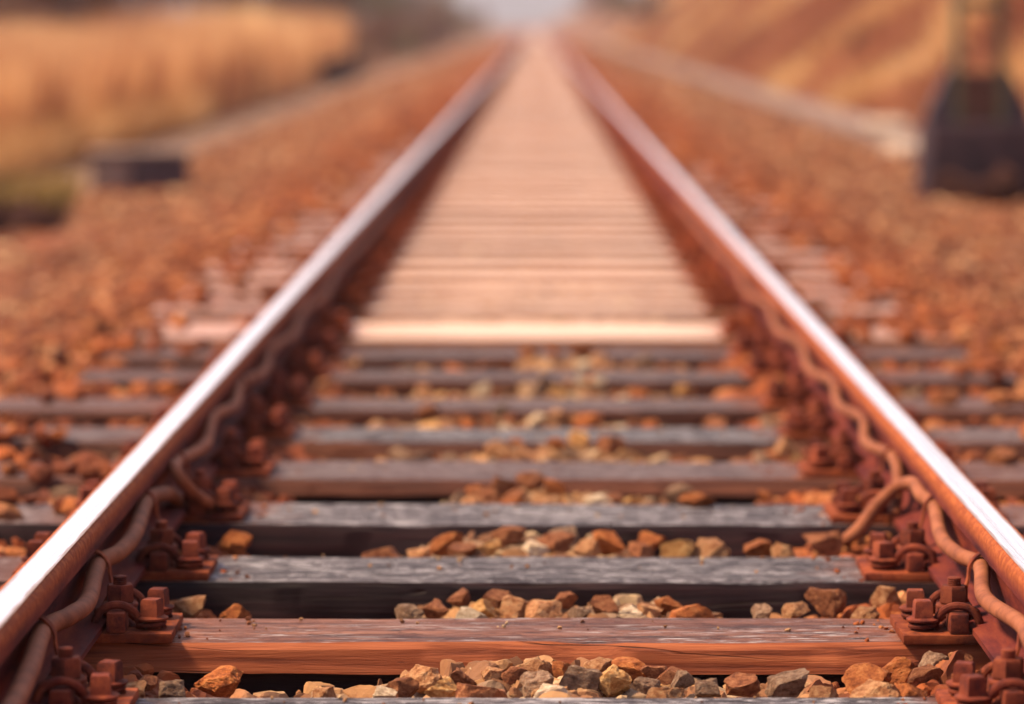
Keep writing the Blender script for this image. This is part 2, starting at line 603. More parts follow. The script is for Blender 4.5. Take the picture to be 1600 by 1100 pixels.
# (front edge y, back edge y, materials top/front/rest, face, step, lean, half length, x shift, label)
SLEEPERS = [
    (4.372, 4.592, (WOOD_GREY, WOOD_TAR_SHADE, WOOD_TAR_SHADE), 0.06, 0.0, 0.0, 1.30, 0.00, 'cracked grey wooden sleeper at the bottom edge, the nearest one to the viewer'),
    (4.998, 5.214, (WOOD_BROWN, WOOD_FRONT, WOOD_TAR_SHADE), 0.048, 0.030, 0.010, 1.30, 0.00, 'reddish brown wooden sleeper with orange front face, between two grey ones'),
    (5.545, 5.821, (WOOD_GREY, WOOD_TAR_SHADE, WOOD_TAR_SHADE), 0.06, 0.0, 0.0, 1.30, -0.02, 'mottled silver grey wooden sleeper just behind the reddish brown one'),
    (6.190, 6.477, (WOOD_GREY, WOOD_TAR_SHADE, WOOD_TAR_SHADE), 0.06, 0.0, 0.0, 1.30, 0.02, 'silver grey wooden sleeper with a lone orange stone lying on its back edge'),
    (6.825, 7.115, (WOOD_GREY_BROWN, WOOD_TAR_BROWN, WOOD_TAR_SHADE), 0.035, 0.02, 0.01, 1.30, -0.03, 'grey brown wooden sleeper right behind the one with the lone orange stone'),
    (7.450, 7.720, (WOOD_GREY, WOOD_TAR_BROWN, WOOD_TAR_SHADE), 0.040, 0.02, 0.01, 1.32, 0.00, 'pale grey blurred wooden sleeper with brown front, sixth from the bottom edge'),
    (8.070, 8.336, (WOOD_GREY_BROWN, WOOD_TAR_BROWN, WOOD_TAR_SHADE), 0.06, 0.0, 0.0, 1.36, -0.05, 'reddish grey blurred wooden sleeper whose left end reaches far out past the left rail'),
    (8.750, 9.020, (WOOD_GREY_BROWN, WOOD_TAR_BROWN, WOOD_TAR_SHADE), 0.06, 0.0, 0.0, 1.30, 0.03, 'purplish grey wooden sleeper, second in front of the pale sleepers'),
    (9.350, 9.640, (WOOD_GREY_BROWN, WOOD_TAR_BROWN, WOOD_TAR_SHADE), 0.06, 0.0, 0.0, 1.28, 0.00, 'farthest of the dark wooden sleepers, directly in front of the pale sleepers'),
]
SLEEPER_Y = []
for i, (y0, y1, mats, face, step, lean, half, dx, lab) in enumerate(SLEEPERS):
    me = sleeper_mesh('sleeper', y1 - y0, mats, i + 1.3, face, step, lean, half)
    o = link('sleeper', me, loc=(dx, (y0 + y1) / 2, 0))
    o.rotation_euler.z = [0.001, -0.002, 0.002, -0.003, 0.003, -0.002, 0.004, -0.003, 0.002][i]
    tag(o, lab, 'railway sleeper', 'wooden sleepers of the near track')
    SLEEPER_Y.append((y0 + y1) / 2)
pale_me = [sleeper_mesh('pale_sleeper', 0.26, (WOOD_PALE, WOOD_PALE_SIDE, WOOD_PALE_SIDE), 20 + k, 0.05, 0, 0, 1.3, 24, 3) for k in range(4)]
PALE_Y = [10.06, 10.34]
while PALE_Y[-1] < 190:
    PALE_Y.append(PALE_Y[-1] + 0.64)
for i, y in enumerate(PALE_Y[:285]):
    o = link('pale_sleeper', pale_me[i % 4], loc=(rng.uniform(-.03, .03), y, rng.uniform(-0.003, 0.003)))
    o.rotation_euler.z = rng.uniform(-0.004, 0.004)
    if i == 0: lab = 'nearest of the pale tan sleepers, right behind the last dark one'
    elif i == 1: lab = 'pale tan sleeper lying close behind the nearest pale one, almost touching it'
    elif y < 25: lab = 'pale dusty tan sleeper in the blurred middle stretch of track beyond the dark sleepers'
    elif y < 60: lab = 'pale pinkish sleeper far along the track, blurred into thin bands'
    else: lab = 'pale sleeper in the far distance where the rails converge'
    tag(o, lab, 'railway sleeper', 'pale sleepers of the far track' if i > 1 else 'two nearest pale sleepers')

# ------------------------------------------------------------------ rails
RX = 0.751                                        # rail centre to track centre
RZ = 0.016                                        # underside of the rail foot


def rail_mesh():
    half = [(0.0625, 0.0), (0.0625, 0.0095), (0.056, 0.012), (0.030, 0.0175), (0.016, 0.0235), (0.0095, 0.034), (0.0072, 0.055),
            (0.0072, 0.075), (0.0088, 0.092), (0.014, 0.0985), (0.030, 0.104), (0.0335, 0.107), (0.0335, 0.131), (0.0322, 0.1375),
            (0.0295, 0.1425), (0.0255, 0.1463), (0.021, 0.1482), (0.012, 0.1489)]
    prof = half + [(-x, z) for x, z in reversed(half)]
    m = len(prof)
    st = [-6, 0, 3] + [3.5 + i * 0.5 for i in range(40)] + [25, 30, 40, 55, 75, 100, 140, 200, 300, 420]
    V = [(x, y, z) for y in st for x, z in prof]
    F = []
    for s in range(1, len(st)):
        for k in range(m):
            k2 = (k + 1) % m
            F.append(((s - 1) * m + k, (s - 1) * m + k2, s * m + k2, s * m + k))
    me = bpy.data.meshes.new('rail')
    me.from_pydata(V, [], F + [tuple(range(m)), tuple(range(len(V) - 1, len(V) - m - 1, -1))])
    me.materials.append(RAIL)
    bm = bmesh.new(); bm.from_mesh(me)
    bmesh.ops.recalc_face_normals(bm, faces=bm.faces[:])
    bm.to_mesh(me); bm.free()
    me.polygons.foreach_set('use_smooth', [True] * len(me.polygons))
    me.set_sharp_from_angle(angle=R(40))
    return me


def running_mesh():
    # worn, wheel-polished band, 0.6 mm proud of the rusty head, edges wavering slightly
    cs = [(-0.0215, 0.1485), (-0.0185, 0.1492), (-0.012, 0.14955), (-0.004, 0.14975), (0.004, 0.14975), (0.012, 0.14955), (0.0185, 0.1492), (0.0215, 0.1485)]
    cs = [(x_ * 1.1 + 0.003, z_) for x_, z_ in cs]
    st = [-6, 0, 3] + [3.6 + i * 0.02 for i in range(250)] + [8.8 + i * 0.5 for i in range(30)] + [25, 30, 40, 55, 75, 100, 140, 200, 300, 420]
    V, F = [], []
    m = len(cs)
    for y in st:
        a = noise.noise((y * 4, 0, 0)) * 0.0009 + noise.noise((y * 28, 0, 3)) * 0.0006
        b = noise.noise((y * 4, 7, 0)) * 0.0009 + noise.noise((y * 28, 7, 3)) * 0.0006
        for k, (x, z) in enumerate(cs):
            if k == 0: x += a
            if k == m - 1: x += b
            V.append((x, y, z))
    for s in range(1, len(st)):
        for k in range(m - 1):
            F.append(((s - 1) * m + k, (s - 1) * m + k + 1, s * m + k + 1, s * m + k))
    return mesh_np('running_surface', V, F, POLISH, True)


rm, rs_ = rail_mesh(), running_mesh()
for sx, nm in ((-1, 'left'), (1, 'right')):
    o = link('rail', rm, loc=(sx * RX, 0, RZ))
    tag(o, nm + ' rail of the track, rusty steel with a bright polished top', 'rail', 'rails of the track')
    rs_o = link('running_surface', rs_, o)
    if sx > 0: rs_o.scale.x = -1

# ------------------------------------------------------------------ rail fastenings
def clip_path(sgn):
    P = [(0.046, -0.066, 0.022), (0.051, -0.067, 0.036), (0.060, -0.066, 0.049), (0.077, -0.064, 0.0565), (0.095, -0.061, 0.0545), (0.109, -0.056, 0.044),
         (0.116, -0.050, 0.029), (0.116, -0.041, 0.015), (0.106, -0.031, 0.014), (0.094, -0.026, 0.024), (0.078, -0.023, 0.034), (0.062, -0.021, 0.037)]
    Q = [(x, -y, z) for x, y, z in reversed(P)]
    mid = [(0.050, -0.014, 0.036), (0.045, 0.0, 0.035), (0.050, 0.014, 0.036)]
    return [(sgn * x, y, z) for x, y, z in P + mid + Q]


def coil(c, r, rr, z0, turns=2.0, pitch=0.0085):
    n = int(20 * turns)
    return [(c[0] + r * math.cos(2 * math.pi * i / 20), c[1] + r * math.sin(2 * math.pi * i / 20), z0 + pitch * i / 20) for i in range(n + 1)]


def fastening_shapes(seed):
    """list of (part name, MB, children)"""
    r = random.Random(seed)
    parts = []
    mb = MB().box((-0.173, -0.092, 0.0), (0.173, 0.092, 0.0155), 0.003)
    parts.append(('base_plate', mb, RUST_PLATE, []))
    for s in (-1, 1):
        for v in (-1, 1):
            a, b = (0.068, 0.099)
            y0, y1 = sorted((v * 0.090, v * 0.034))
            x0, x1 = sorted((s * a, s * b))
            parts.append(('rib', MB().box((x0, y0, 0.0156), (x1, y1, 0.0475), 0.004, 0.93), RUST_CLAMP, []))
        parts.append(('spring_clip', MB().tube(catmull(clip_path(s), 5), 0.0066, 10), RUST_CLAMP, []))
        c = (s * 0.081, 0.0, 0.0)
        nut = MB().lathe([(0.0215, 0.050), (0.0235, 0.052), (0.0235, 0.075), (0.0205, 0.079), (0.013, 0.0795)], c, 6, rot=r.uniform(0, 1))
        wash = MB().lathe([(0.027, 0.0424), (0.0290, 0.0440), (0.0290, 0.0475), (0.027, 0.0495)], c, 28)
        th = [(0.0105, 0.0157)]
        z = 0.0795
        th.append((0.0105, z))
        for k in range(4):
            th += [(0.0112, z + 0.001), (0.0112, z + 0.0018), (0.0100, z + 0.0028)]
            z += 0.0032
        th += [(0.0098, z), (0.006, z + 0.001)]
        parts.append(('bolt', MB().lathe(th, c, 20), RUST_CLAMP, [('nut', nut), ('washer', wash)]))
        for v in (-1, 1):
            c = (s * 0.137, v * 0.047, 0.0)
            ro = r.uniform(-0.35, 0.35)
            hd = MB().lathe([(0.0255, 0.0305), (0.0262, 0.0315), (0.0262, 0.0340), (0.0205, 0.0365)], c, 24)
            hd.lathe([(0.0212, 0.0360), (0.0205, 0.039), (0.0195, 0.0600), (0.0165, 0.0635)], c, 4, rot=math.pi / 4 + ro)
            sp = MB().tube(coil(c, 0.0195, 0, 0.0180, 1.6, 0.0078), 0.0040, 8)
            sp.lathe([(0.014, 0.0157), (0.014, 0.033)], c, 14)
            parts.append(('coach_screw', hd, RUST_CLAMP, [('spring_washer', sp)]))
    return parts


def make_fastening(seed):
    root = empty('rail_fastening')
    for name, mb, mat, ch in fastening_shapes(seed):
        p = link(name, mb.mesh(name, mat), root)
        for cn, cb in ch:
            link(cn, cb.mesh(cn, mat), p)
    return root


def copy_tree(o, parent=None):
    c = o.copy()
    COL.objects.link(c)
    c.parent = parent
    for k in list(o.children):
        copy_tree(k, c)
    return c


ORD = ['nearest', 'second', 'third', 'fourth', 'fifth', 'sixth', 'seventh', 'eighth', 'ninth']
protos = [make_fastening(3), make_fastening(8)]
first = [True, True]
for i, y in enumerate(SLEEPER_Y):
    for sx, nm in ((-1, 'left'), (1, 'right')):
        k = (i + (sx > 0)) % 2
        if first[k]:
            o = protos[k]; first[k] = False
        else:
            o = copy_tree(protos[k])
        off = [0.000, -0.030, -0.035, -0.03, -0.03, -0.02, -0.02, -0.02, -0.02][i]
        o.location = (sx * RX, y + off, 0.0005)
        o.rotation_euler.z = rng.uniform(-0.012, 0.012)
        what = ['cracked grey sleeper at the bottom', 'reddish brown sleeper', 'mottled grey sleeper', 'sleeper with the lone orange stone'][i] if i < 4 else ORD[i] + ' sleeper from the bottom'
        tag(o, 'rusty bolted plate holding the %s rail on the %s' % (nm, what), 'rail fastening', 'rail fastenings along both rails')
# far fastenings: plate, clips and bolts in one small mesh each
bm = bmesh.new()
for name, mb, mat, ch in fastening_shapes(3):
    for b in [mb] + [x[1] for x in ch]:
        t = bpy.data.meshes.new('t')
        b.bm.to_mesh(t); b.bm.free()
        bm.from_mesh(t)
        bpy.data.meshes.remove(t)
far_me = bpy.data.meshes.new('rail_fastening')
bmesh.ops.recalc_face_normals(bm, faces=bm.faces[:])
bm.to_mesh(far_me); bm.free()
far_me.materials.append(RUST_PLATE)
for i, y in enumerate(PALE_Y[:90]):
    if i == 1: continue
    for sx, nm in ((-1, 'left'), (1, 'right')):
        o = link('rail_fastening', far_me, loc=(sx * RX, y, 0.004))
        tag(o, 'blurred dark fastening beside the %s rail in the pale stretch of track' % nm, 'rail fastening', 'far fastenings of the %s rail' % nm)

# ------------------------------------------------------------------ cables and their clips
def cable(name, pts, r, label, mat=CABLE):
    me = MB().tube(catmull(pts, 8), r, 14).mesh(name, mat, True, 60)
    return tag(link(name, me), label, 'cable')


cable('cable', [(-0.690, 3.2, 0.085), (-0.70, 3.7, 0.10), (-0.69, 4.05, 0.080), (-0.70, 4.338, 0.087), (-0.722, 4.611, 0.092), (-0.704, 4.75, 0.088),
                (-0.700, 4.92, 0.080), (-0.722, 5.20, 0.090), (-0.706, 5.33, 0.088), (-0.700, 5.50, 0.092), (-0.722, 5.854, 0.098), (-0.716, 6.0, 0.088),
                (-0.712, 6.18, 0.060), (-0.700, 6.30, 0.0), (-0.66, 6.38, -0.10)], 0.0145,
      'thick brown cable tied along the left rail in the lower left corner')
cable('cable', [(-0.42, 6.98, -0.16), (-0.50, 6.80, -0.075), (-0.55, 6.66, -0.055), (-0.60, 6.50, -0.045), (-0.632, 6.311, 0.010), (-0.668, 6.170, 0.066), (-0.700, 6.149, 0.112),
                (-0.718, 6.36, 0.104), (-0.706, 6.754, 0.085), (-0.718, 7.05, 0.108), (-0.704, 7.4, 0.092), (-0.722, 7.75, 0.104), (-0.704, 8.2, 0.085),
                (-0.722, 8.65, 0.100), (-0.704, 9.2, 0.085), (-0.720, 9.8, 0.1), (-0.704, 10.6, 0.085), (-0.720, 11.5, 0.1), (-0.71, 13, 0.09), (-0.715, 16, 0.09)],
      0.0122, 'brown cable bending off the left rail and running down into the ballast')
cable('cable', [(0.690, 3.2, 0.085), (0.70, 3.7, 0.10), (0.695, 4.1, 0.082), (0.704, 4.477, 0.098), (0.716, 4.66, 0.094), (0.700, 4.931, 0.084), (0.722, 5.151, 0.098),
                (0.706, 5.30, 0.092), (0.702, 5.49, 0.090), (0.722, 5.755, 0.104), (0.712, 5.87, 0.108), (0.716, 6.02, 0.108), (0.70, 6.14, 0.085), (0.655, 6.117, 0.050),
                (0.61, 6.05, 0.010), (0.56, 6.07, -0.030), (0.49, 6.10, -0.075)], 0.0132,
      'thick brown cable along the lower right rail, its far end bent to the stones')
cable('cable', [(0.690, 6.12, 0.03), (0.712, 6.25, 0.085), (0.720, 6.449, 0.104), (0.704, 6.78, 0.085), (0.720, 7.02, 0.108), (0.704, 7.4, 0.092), (0.720, 7.75, 0.108), (0.703, 8.2, 0.09),
                (0.720, 8.7, 0.108), (0.703, 9.3, 0.088), (0.720, 9.9, 0.105), (0.704, 10.7, 0.085), (0.72, 11.5, 0.1), (0.71, 13, 0.09), (0.715, 16, 0.09)],
      0.0122, 'thin wavy brown cable along the right rail in the blurred middle distance')


def strap(s, y, z):
    """sheet-steel strap from the web over the cable and down to the edge of the rail foot"""
    path = catmull([(s * 0.7445, y + 0.02, z + 0.022), (s * 0.730, y + 0.01, z + 0.0215), (s * 0.716, y + 0.004, z + 0.016), (s * 0.7045, y, z + 0.001),
                    (s * 0.7015, y - 0.004, z - 0.020), (s * 0.694, y - 0.010, z - 0.040), (s * 0.682, y - 0.016, z - 0.052), (s * 0.672, y - 0.020, 0.0335)], 5)
    bm = bmesh.new()
    rows = []
    for i, p in enumerate(path):
        a = path[max(i - 1, 0)]; b = path[min(i + 1, len(path) - 1)]
        t = (b - a).normalized()
        wv = Vector((0, 1, 0)); wv = (wv - t * wv.dot(t)).normalized()
        nv = t.cross(wv).normalized()
        rows.append([bm.verts.new(p + wv * u * 0.0095 + nv * w * 0.0018) for u, w in ((-1, -1), (1, -1), (1, 1), (-1, 1))])
    for a, b in zip(rows, rows[1:]):
        for k in range(4):
            bm.faces.new((a[k], a[(k + 1) % 4], b[(k + 1) % 4], b[k]))
    bm.faces.new(rows[0]); bm.faces.new(list(reversed(rows[-1])))
    m = MB(); m.bm.free(); m.bm = bm
    return m.mesh('cable_clip', RUST_PLATE)


for s, y, z, lab in ((-1, 4.60, 0.092, 'steel clip over the left cable beside the lowest left bolts'),
                     (-1, 5.20, 0.090, 'steel clip over the left cable beside the bolts of the reddish brown sleeper'),
                     (-1, 5.85, 0.098, 'upper clip on the left cable beside the mottled grey sleeper'),
                     (1, 4.60, 0.094, 'steel clip over the right cable at the lower right corner'),
                     (1, 5.15, 0.098, 'steel clip over the right cable beside the bolts of the reddish brown sleeper'),
                     (1, 5.76, 0.104, 'upper clip on the right cable beside the mottled grey sleeper'),
                     (-1, 6.37, 0.104, 'blurred clip on the left cable where it leaves the rail'),
                     (-1, 7.75, 0.104, 'blurred clip on the thin part of the left cable, farthest up the left rail'),
                     (1, 6.45, 0.104, 'blurred clip on the thin wavy cable of the right rail')):
    tag(link('cable_clip', strap(s, y, z)), lab, 'cable clip', 'clips holding the cables to the rail feet')

# ------------------------------------------------------------------ air
def add_haze(density):
    m = bpy.data.materials.new('haze_air')
    m.use_nodes = True
    nt = m.node_tree
    nt.nodes.remove(nt.nodes['Principled BSDF'])
    pv = nt.nodes.new('ShaderNodeVolumePrincipled')
    pv.inputs['Color'].default_value = (0.82, 0.82, 0.93, 1)
    pv.inputs['Density'].default_value = density
    nt.links.new(pv.outputs[0], nt.nodes['Material Output'].inputs['Volume'])
    me = MB().box((-1600, -30, -1.4), (1600, 3100, 110)).mesh('haze', m, False)
    tag(link('haze', me), kind='stuff')


add_haze(0.0006)

# ------------------------------------------------------------------ ballast stones
ST = {
    'o': (m_stone('orange_stone', (0.24, 0.070, 0.025), (0.44, 0.135, 0.042), (0.58, 0.23, 0.08)), 'rusty orange'),
    't': (m_stone('tan_stone', (0.26, 0.105, 0.05), (0.48, 0.235, 0.115), (0.62, 0.38, 0.21), (0.34, 0.11, 0.042)), 'tan'),
    'y': (m_stone('yellow_stone', (0.42, 0.18, 0.065), (0.66, 0.36, 0.14), (0.78, 0.54, 0.27), (0.45, 0.17, 0.06)), 'yellowish'),
    'g': (m_stone('grey_stone', (0.12, 0.066, 0.045), (0.26, 0.165, 0.115), (0.40, 0.28, 0.20), (0.33, 0.13, 0.058)), 'grey'),
    'b': (m_stone('brown_stone', (0.15, 0.052, 0.028), (0.31, 0.115, 0.055), (0.44, 0.20, 0.10), (0.20, 0.06, 0.028)), 'brown'),
    'p': (m_stone('pale_stone', (0.42, 0.31, 0.21), (0.62, 0.49, 0.36), (0.76, 0.65, 0.51), (0.44, 0.21, 0.10)), 'pale cream'),
}


def stone_np(seed, sub):
    r = np.random.default_rng(seed)
    bm = bmesh.new()
    bmesh.ops.create_icosphere(bm, subdivisions=sub, radius=1.0)
    V = np.array([v.co[:] for v in bm.verts])
    F = np.array([[v.index for v in f.verts] for f in bm.faces])
    bm.free()
    for _ in range(15 if sub > 1 else 6):
        n = r.normal(size=3); n /= np.linalg.norm(n)
        d = r.uniform(0.38, 0.80)
        k = V @ n - d
        V = V - np.outer(np.maximum(k, 0) * 0.97, n)
    if sub > 2:
        for i in range(len(V)):
            p = Vector(V[i])
            V[i] *= 1 + noise.fractal(p * 2.0 + Vector((seed, 0, 0)), 0.62, 2.2, 6) * 0.115
    V = V - (V.max(0) + V.min(0)) / 2
    V = V / (np.abs(V).max(0))
    return V, F


stone_me = {}
for key, (mat, _) in ST.items():
    L = []
    for k in range(9):
        V, F = stone_np(ord(key) * 20 + k, 5 if k < 5 else 4)
        me = mesh_np('ballast_stone', V, F, mat, True)
        me.set_sharp_from_angle(angle=R(20))
        L.append(me)
    stone_me[key] = L

STONES = [
    (0,-0.478,4.768,-0.017,0.071,0.053,'o'), (0,-0.317,4.676,-0.014,0.036,0.028,'t'), (0,-0.603,4.682,-0.014,0.047,0.037,'t'), (0,-0.541,4.682,-0.014,0.049,0.037,'g'), (0,-0.59,4.768,-0.017,0.032,0.025,'b'),
    (0,-0.227,4.676,-0.013,0.041,0.021,'p'), (0,-0.2,4.714,-0.015,0.047,0.04,'b'), (0,-0.172,4.79,-0.017,0.057,0.044,'t'), (0,-0.14,4.714,-0.014,0.049,0.036,'y'), (0,-0.114,4.8,-0.017,0.042,0.035,'b'),
    (0,-0.089,4.692,-0.014,0.086,0.034,'b'), (0,-0.065,4.8,-0.017,0.042,0.035,'t'), (0,-0.033,4.79,-0.016,0.044,0.04,'b'), (0,-0.002,4.757,-0.015,0.055,0.046,'g'), (0,-0,4.876,-0.018,0.057,0.031,'t'),
    (0,0.022,4.676,-0.013,0.049,0.024,'p'), (0,0.043,4.865,-0.018,0.041,0.029,'o'), (0,0.068,4.779,-0.016,0.067,0.046,'g'), (0,0.101,4.898,-0.018,0.051,0.031,'t'), (0,0.115,4.779,-0.016,0.055,0.05,'y'),
    (0,0.148,4.887,-0.018,0.055,0.039,'o'), (0,0.164,4.746,-0.015,0.046,0.038,'g'), (0,0.18,4.838,-0.017,0.041,0.029,'b'), (0,0.207,4.822,-0.017,0.041,0.031,'b'), (0,0.223,4.779,-0.016,0.036,0.04,'g'),
    (0,0.192,4.676,-0.013,0.058,0.026,'t'), (0,0.256,4.703,-0.014,0.045,0.034,'g'), (0,0.309,4.725,-0.014,0.055,0.04,'b'), (0,0.379,4.746,-0.015,0.065,0.044,'g'), (0,0.428,4.687,-0.013,0.051,0.024,'t'),
    (0,0.497,4.79,-0.015,0.069,0.042,'o'), (0,0.551,4.854,-0.017,0.089,0.047,'o'), (0,0.506,4.687,-0.013,0.077,0.034,'t'), (0,0.587,4.79,-0.015,0.059,0.042,'b'), (0,0.627,4.93,-0.018,0.053,0.041,'g'),
    (0,0.553,4.682,-0.012,0.052,0.03,'o'), (0,0.654,4.876,-0.017,0.049,0.039,'b'), (1,-0.587,5.372,-0.014,0.06,0.041,'t'), (1,-0.512,5.334,-0.013,0.055,0.026,'o'), (1,-0.215,5.34,-0.013,0.056,0.028,'g'),
    (1,-0.168,5.385,-0.013,0.045,0.026,'b'), (1,-0.131,5.468,-0.014,0.042,0.035,'b'), (1,-0.111,5.296,-0.012,0.055,0.021,'p'), (1,-0.09,5.372,-0.013,0.041,0.032,'y'), (1,-0.074,5.474,-0.014,0.059,0.031,'b'),
    (1,-0.035,5.372,-0.013,0.056,0.041,'t'), (1,0.012,5.34,-0.013,0.058,0.034,'t'), (1,0.048,5.449,-0.014,0.041,0.031,'b'), (1,0.072,5.321,-0.012,0.04,0.023,'g'), (1,0.119,5.372,-0.013,0.052,0.045,'b'),
    (1,0.158,5.321,-0.012,0.04,0.026,'p'), (1,0.191,5.34,-0.012,0.045,0.03,'t'), (1,0.227,5.417,-0.013,0.052,0.026,'o'), (1,0.259,5.327,-0.012,0.079,0.028,'o'), (1,0.38,5.34,-0.012,0.036,0.03,'g'),
    (1,0.441,5.34,-0.012,0.045,0.032,'t'), (1,0.495,5.417,-0.013,0.069,0.054,'b'), (1,0.552,5.308,-0.011,0.047,0.023,'t'), (1,0.6,5.423,-0.013,0.052,0.059,'t'), (2,-0.574,5.987,-0.004,0.072,0.053,'o'),
    (2,-0.285,5.907,-0.005,0.087,0.024,'b'), (2,-0.219,5.907,-0.005,0.047,0.024,'t'), (2,-0.178,5.987,-0.003,0.074,0.038,'o'), (2,-0.136,5.92,-0.005,0.059,0.031,'b'), (2,-0.095,5.947,-0.004,0.055,0.031,'y'),
    (2,-0.053,6.067,-0.001,0.066,0.041,'b'), (2,-0.008,5.947,-0.004,0.059,0.031,'p'), (2,0.036,6.013,-0.003,0.063,0.041,'b'), (2,0.051,6.107,-0,0.059,0.029,'g'), (2,0.092,5.947,-0.004,0.055,0.031,'t'),
    (2,0.138,6,-0.003,0.072,0.048,'o'), (2,0.194,5.933,-0.004,0.047,0.026,'b'), (2,0.22,6.067,-0.001,0.056,0.022,'o'), (2,0.268,5.94,-0.004,0.069,0.031,'y'), (2,0.326,5.94,-0.004,0.069,0.031,'t'),
    (2,0.413,5.953,-0.003,0.064,0.036,'o'), (2,0.463,5.907,-0.004,0.05,0.024,'t'), (2,0.541,6,-0.002,0.074,0.055,'b'),]


# sleeper-gap number, x, y, z of the middle of the part that shows, width, height, colour
GAP = ['in front of the reddish brown sleeper', 'just behind the reddish brown sleeper',
       'just behind the mottled grey sleeper', 'in the fourth gap from the bottom', 'in the fifth gap from the bottom',
       'in the sixth gap from the bottom', 'in the seventh gap from the bottom', 'in the farthest dark gap']
NTH = ['leftmost', 'second', 'third', 'fourth', 'fifth', 'sixth', 'seventh', 'eighth', 'ninth', 'tenth', 'eleventh', 'twelfth']
pr = random.Random(4)


def put_stone(x, y, z, w, h, key, label, tilt=0.3, group='loose ballast stones between the sleepers'):
    me = stone_me[key][pr.randrange(9)]
    o = link('ballast_stone', me)
    sz = max(h / 2, 0.36 * w)
    o.scale = (w / 2 * 1.06, w / 2 * pr.uniform(0.75, 1.0), sz)
    o.location = (x, y, z + h / 2 - sz)
    o.rotation_euler = (pr.uniform(-tilt, tilt), pr.uniform(-tilt, tilt) * 0.8, pr.choice((0, math.pi)) + pr.uniform(-0.5, 0.5))
    return tag(o, label, 'stone', group)


for g in range(3):
    for key in ST:
        L = sorted([s for s in STONES if s[0] == g and s[6] == key], key=lambda s: s[1])
        for i, s in enumerate(L):
            col = ST[key][1]
            if len(L) == 1: lab = 'the only %s stone %s' % (col, GAP[g])
            elif i == len(L) - 1: lab = 'rightmost of the %s stones %s' % (col, GAP[g])
            elif i == 0: lab = 'leftmost of the %s stones %s' % (col, GAP[g])
            else: lab = '%s from left of the %s stones %s' % (NTH[i], col, GAP[g])
            put_stone(s[1], s[2], s[3], s[4], s[5], key, lab)
put_stone(0.327, 6.45, 0.010, 0.066, 0.040, 'o', 'lone rusty orange stone lying on the back edge of a silver grey sleeper', 0.15, 'stones lying on sleepers')

# stones of the blurred gaps
NIND = len(STONES) + 1
gaps = [(SLEEPERS[i][1], SLEEPERS[i + 1][0]) for i in range(len(SLEEPERS) - 1)]


def level(g, x):
    """how high the ballast lies in a gap"""
    mid = math.exp(-((x - 0.08 * math.sin(g * 2.1)) / 0.30) ** 2)
    edge = 0.045 * max(0, abs(x) - 0.45) / 0.15
    return -0.080 - (0.018 if (x < -0.22 and g < 3) else 0.0) + 0.048 * mid + edge + 0.018 * noise.noise((x * 5, g * 3.7, 0.5)) + 0.004 * min(max(g - 2, 0), 4)


for g in range(3, 8):
    ya, yb = gaps[g]
    n = 26 if g < 6 else 20
    for i in range(n):
        x = pr.gauss(0.05, 0.30) if pr.random() < 0.75 else pr.uniform(-0.6, 0.62)
        x = max(-0.58, min(0.6, x))
        w = pr.uniform(0.032, 0.070)
        t = pr.random() ** 1.3
        key = pr.choice('otobbtygbp')
        zz = level(g, x) + 0.020 + 0.018 * t
        third = 'left part' if x < -0.2 else ('right part' if x > 0.2 else 'middle')
        put_stone(x, ya + 0.05 + (yb - ya - 0.09) * t, zz, w, w * 0.7, key, 'blurred %s stone %s, in its %s' % (ST[key][1], GAP[g], third), 0.5)
        NIND += 1
# stones beside the rails, among the sleeper ends
while NIND < 299:
    s = pr.choice((-1, 1))
    x = s * pr.uniform(0.88, 1.5)
    y = pr.uniform(6.2, 10.5)
    if abs(x) > 0.167 * y: continue
    on = any(a - 0.02 < y < b + 0.02 for a, b in [(q_[0], q_[1]) for q_ in SLEEPERS])
    if on and pr.random() < 0.8: continue
    w = pr.uniform(0.05, 0.085)
    key = pr.choice('ooobbbtg')
    z = 0.012 if on else pr.uniform(-0.05, -0.015)
    put_stone(x, y, z, w, w * 0.7, key, 'blurred %s stone %s outside the %s rail' % (ST[key][1], 'on a sleeper end' if on else 'between the sleeper ends', 'left' if s < 0 else 'right'), 0.5,
              'stones among the sleeper ends')
    NIND += 1

# the countless rest of the ballast
q = NT('ballast_mixed', 0.92, 0.25)
ax = q.math('ABSOLUTE', q.xyz(q.pos)[0])
rust_c = q.ramp(q.isl, [(0.0, (0.10, 0.026, 0.016)), (0.25, (0.22, 0.052, 0.018)), (0.5, (0.35, 0.095, 0.028)), (0.72, (0.26, 0.075, 0.031)), (0.88, (0.44, 0.15, 0.05)), (1.0, (0.52, 0.24, 0.11))])
tan_c = q.ramp(q.isl, [(0.0, (0.10, 0.034, 0.024)), (0.25, (0.21, 0.072, 0.034)), (0.5, (0.32, 0.115, 0.046)), (0.72, (0.22, 0.125, 0.085)), (0.88, (0.44, 0.23, 0.115)), (1.0, (0.56, 0.37, 0.22))])
wob = q.noise(q.pos, 1.2, 3)
c = q.mix(q.rng(q.math('ADD', ax, wob), 1.6, 2.7), rust_c, tan_c)
inn = q.ramp(q.isl, [(0.0, (0.12, 0.055, 0.032)), (0.3, (0.27, 0.130, 0.066)), (0.6, (0.40, 0.225, 0.110)), (0.85, (0.24, 0.16, 0.11)), (1.0, (0.56, 0.40, 0.24))])
c = q.mix(q.rng(q.noise(q.pos, 2.6, 5, 0.65), 0.47, 0.60, 0, 0.75), c, (0.12, 0.036, 0.022))
c = q.mix(q.rng(ax, 0.55, 0.35), c, inn)
c = q.mix(q.rng(q.noise(q.pos, 60, 5, 0.7), 0.5, 0.7, 0, 0.5), c, (0.20, 0.08, 0.045))
q.col(c)
q.bump(q.noise(q.pos, 130, 6, 0.7), 0.5, 0.004)
BALLAST = q.m

